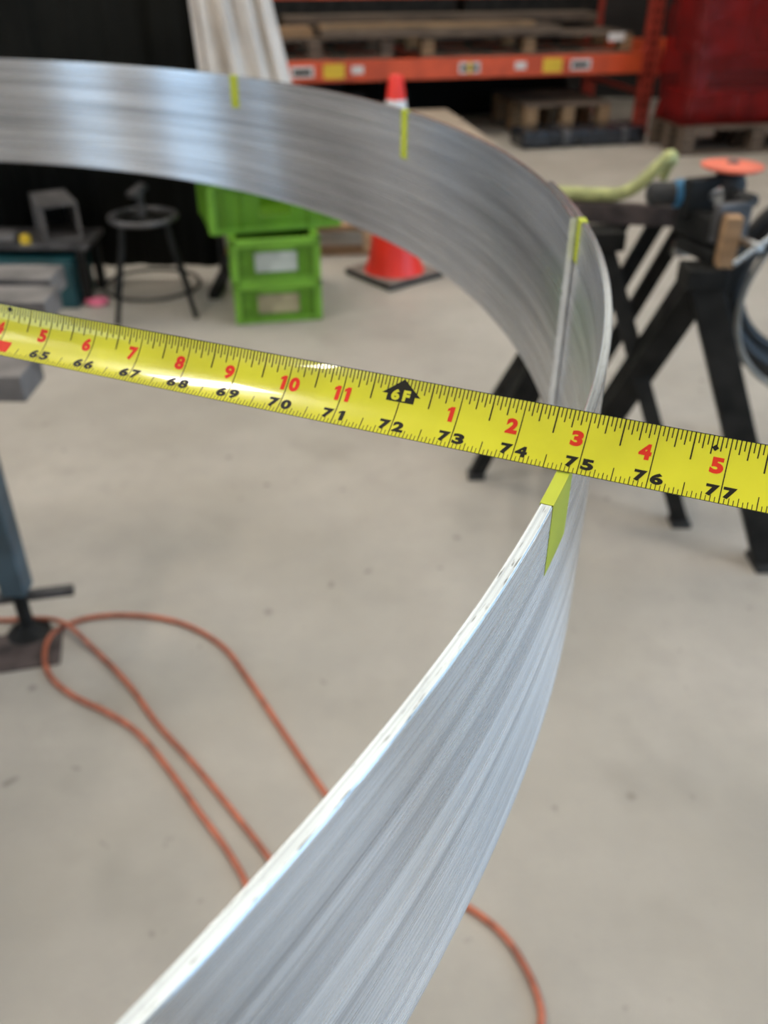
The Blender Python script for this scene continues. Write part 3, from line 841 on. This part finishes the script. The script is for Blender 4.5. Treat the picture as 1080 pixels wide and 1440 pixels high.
tag(mb.build('orange_hose', 'cord', None, True), 'straighter orange hose crossing over the looped one beside the table foot', 'hose')

# ------------------------------------------------------------------ trestle stands at the right
def stand(label, apex, feet, wds, rear, peg=None):
    t = thing('trestle_stand', label, 'stand', (apex[0], apex[1], 0), 0, 'black trestle stands')
    A = V(0, 0, apex[2])
    for (fx, fy), w_ in zip(feet, wds):
        F = V(fx - apex[0], fy - apex[1], .0)
        lg = MB().bar(A, F + V(0, 0, .012), w_, w_ * .8, (0, 1, .3)).build('leg', 'steel_dark', t, bevel=.004)
        MB().box(F + V(0, 0, .008), (w_ * 1.2, w_ * 1.2, .016)).build('foot', 'rubber', lg, bevel=.003)
    F = V(rear[0] - apex[0], rear[1] - apex[1], 0)
    lg = MB().bar(A, F + V(0, 0, .012), .04, .04).build('rear_leg', 'steel_dark', t, bevel=.004)
    MB().box(F + V(0, 0, .008), (.05, .05, .016)).build('foot', 'rubber', lg)
    MB().box(A + V(0, 0, .0), (.10, .09, .05)).build('head', 'steel_dark', t, bevel=.006)
    if peg: MB().tube([A, V(peg[0] - apex[0], peg[1] - apex[1], peg[2])], .012, 8).build('peg', 'steel_dark', t)
    return t
stand('black trestle stand half hidden behind the ring', (.572, 2.33, .735), ((.283, 2.335), (.838, 2.08)), (.043, .045), (.36, 2.75))
stand('heavy black trestle stand with the vise, at the right edge', (.765, 2.09, .715), ((.60, 2.40), (1.02, 1.89)), (.078, .075), (1.2, 2.62), (1.12, 2.30, .775))
for i, (p, q, lb) in enumerate((((.655, 2.425, .79), (.40, 2.50, .02), 'black steel bar leaning on the rusty bar, nearest the ring'),
                            ((.745, 2.41, .79), (.46, 2.52, .02), 'middle one of the leaning black steel bars'),
                            ((.815, 2.395, .79), (.55, 2.53, .02), 'leaning black steel bar closest to the vise'))):
    o = MB().bar(p, q, .042, .02, (0, 1, 0)).build('leaning_bar', 'steel_dark', bevel=.002)
    tag(o, lb, 'bar', 'black bars leaning beside the stand')
o = MB().bar((.28, 2.43, .787), (.835, 2.335, .787), .03, .052).build('rusty_bar', 'rust', bevel=.003)
tag(o, 'rusty flat steel bar lying across the trestle stands behind the ring', 'bar')
# vise
t = thing('bench_vise', 'dark vise with bright screws on the heavy trestle stand', 'vise', (.80, 2.16, .74), R_(20))
MB().b2((-.05, -.06, 0), (.05, .08, .03)).build('base', 'steel_dark', t, bevel=.005)
MB().b2((-.035, -.03, .03), (.035, .12, .10)).build('body', 'steel_dark', t, bevel=.01)
MB().b2((-.05, -.06, .05), (.045, -.035, .14)).build('front_jaw', 'steel', t, bevel=.005)
MB().b2((-.05, .06, .08), (.045, .09, .17)).build('rear_jaw', 'steel_dark', t, bevel=.005)
MB().tube([(0, -.16, .065), (0, .0, .065)], .010, 10).build('screw', 'chrome', t)
MB().tube([(-.06, -.15, .03), (.06, -.15, .10)], .006, 8).build('handle', 'chrome', t)
o = thing('bar_clamp', 'bright steel clamp gripping the end of the rusty bar', 'clamp', (.765, 2.30, .70))
MB().b2((-.018, -.02, .0), (.018, .015, .035)).build('lower_jaw', 'chrome', o, bevel=.005)
MB().b2((-.020, -.02, .115), (.022, .015, .14)).build('upper_jaw', 'chrome', o, bevel=.006)
MB().b2((.018, -.012, .0), (.03, .012, .14)).build('spine', 'steel', o, bevel=.003)
o = MB().b2((-.019, -.02, 0), (.019, .02, .118)).build('wood_block', 'wood', bevel=.003); o.location = (.803, 2.075, .742); tag(o, 'upright tan wood block held at the vise', 'block')
# angle grinder
t = thing('angle_grinder', 'blue and black angle grinder with an orange red disc facing up', 'grinder', (.845, 2.26, .872), R_(185))
MB().lathe([(.0, .052), (.068, .052), (.074, .056), (.074, .061), (.03, .066), (.0, .066)], 36, cap=False).build('disc', 'disc', t, True, auto=40)
MB().lathe([(.016, .03), (.016, .066), (.010, .072)], 16).build('spindle', 'steel', t)
MB().lathe([(.03, -.035), (.042, -.02), (.042, .02), (.03, .045)], 20).build('gear_head', 'rubber', t, True, auto=50)
MB().lathe([(.036, .02), (.036, .09)], 20, (0, 0, -.005), V(1, 0, 0)).build('collar', 'chrome', t, True, auto=50)
MB().lathe([(.034, .085), (.035, .095), (.034, .13), (.03, .138)], 20, (0, 0, -.005), V(1, 0, 0)).build('motor_body', 'blue_tool', t, True, auto=50)
MB().lathe([(.030, .135), (.028, .15), (.029, .19), (.02, .2)], 20, (0, 0, -.005), V(1, 0, 0)).build('handle', 'rubber', t, True, auto=50)
MB().tube([(0, .03, 0), (0, .14, .01)], [.014, .016], 12).build('side_handle', 'rubber', t, True)
mb = MB(); mb.tube(spline([(.735, 2.44, .86), (.742, 2.42, .905), (.728, 2.39, .925), (.70, 2.385, .900), (.655, 2.385, .855), (.61, 2.38, .835), (.55, 2.385, .832), (.47, 2.40, .832), (.38, 2.415, .832), (.31, 2.43, .832)], 8), [.012]*8+[.0175]*65, 10)
tag(mb.build('green_hose', 'hose_green', None, True), 'yellow green hose draped over the stand beside the grinder', 'hose')
# coils at the right edge
t = thing('hose_coil', 'black hose coil hanging at the right edge', 'coil', (1.165, 2.30, .60))
for j, (r, oy) in enumerate(((.235, 0), (.245, .025), (.225, .05), (.238, -.022), (.215, .015), (.25, .0))):
    n = 48
    MB().tube([((r + .006 * math.sin(3 * a_ + j)) * math.cos(a_), oy + .008 * math.sin(2 * a_ + j), .01 * j - .01 + r * math.sin(a_)) for a_ in [2 * PI * i / n for i in range(n)]], .019, 8, True).build('loop', 'black_hose', t, True)
n = 48
mb = MB(); mb.tube([(1.17 + .235 * math.cos(a_), 2.24 + .02 * math.sin(2 * a_), .60 + .27 * math.sin(a_)) for a_ in [2 * PI * i / n for i in range(n)]], .0085, 8, True)
tag(mb.build('grey_cable', 'grey_cable', None, True), 'grey cable loop hanging in front of the black hose coil', 'cable')
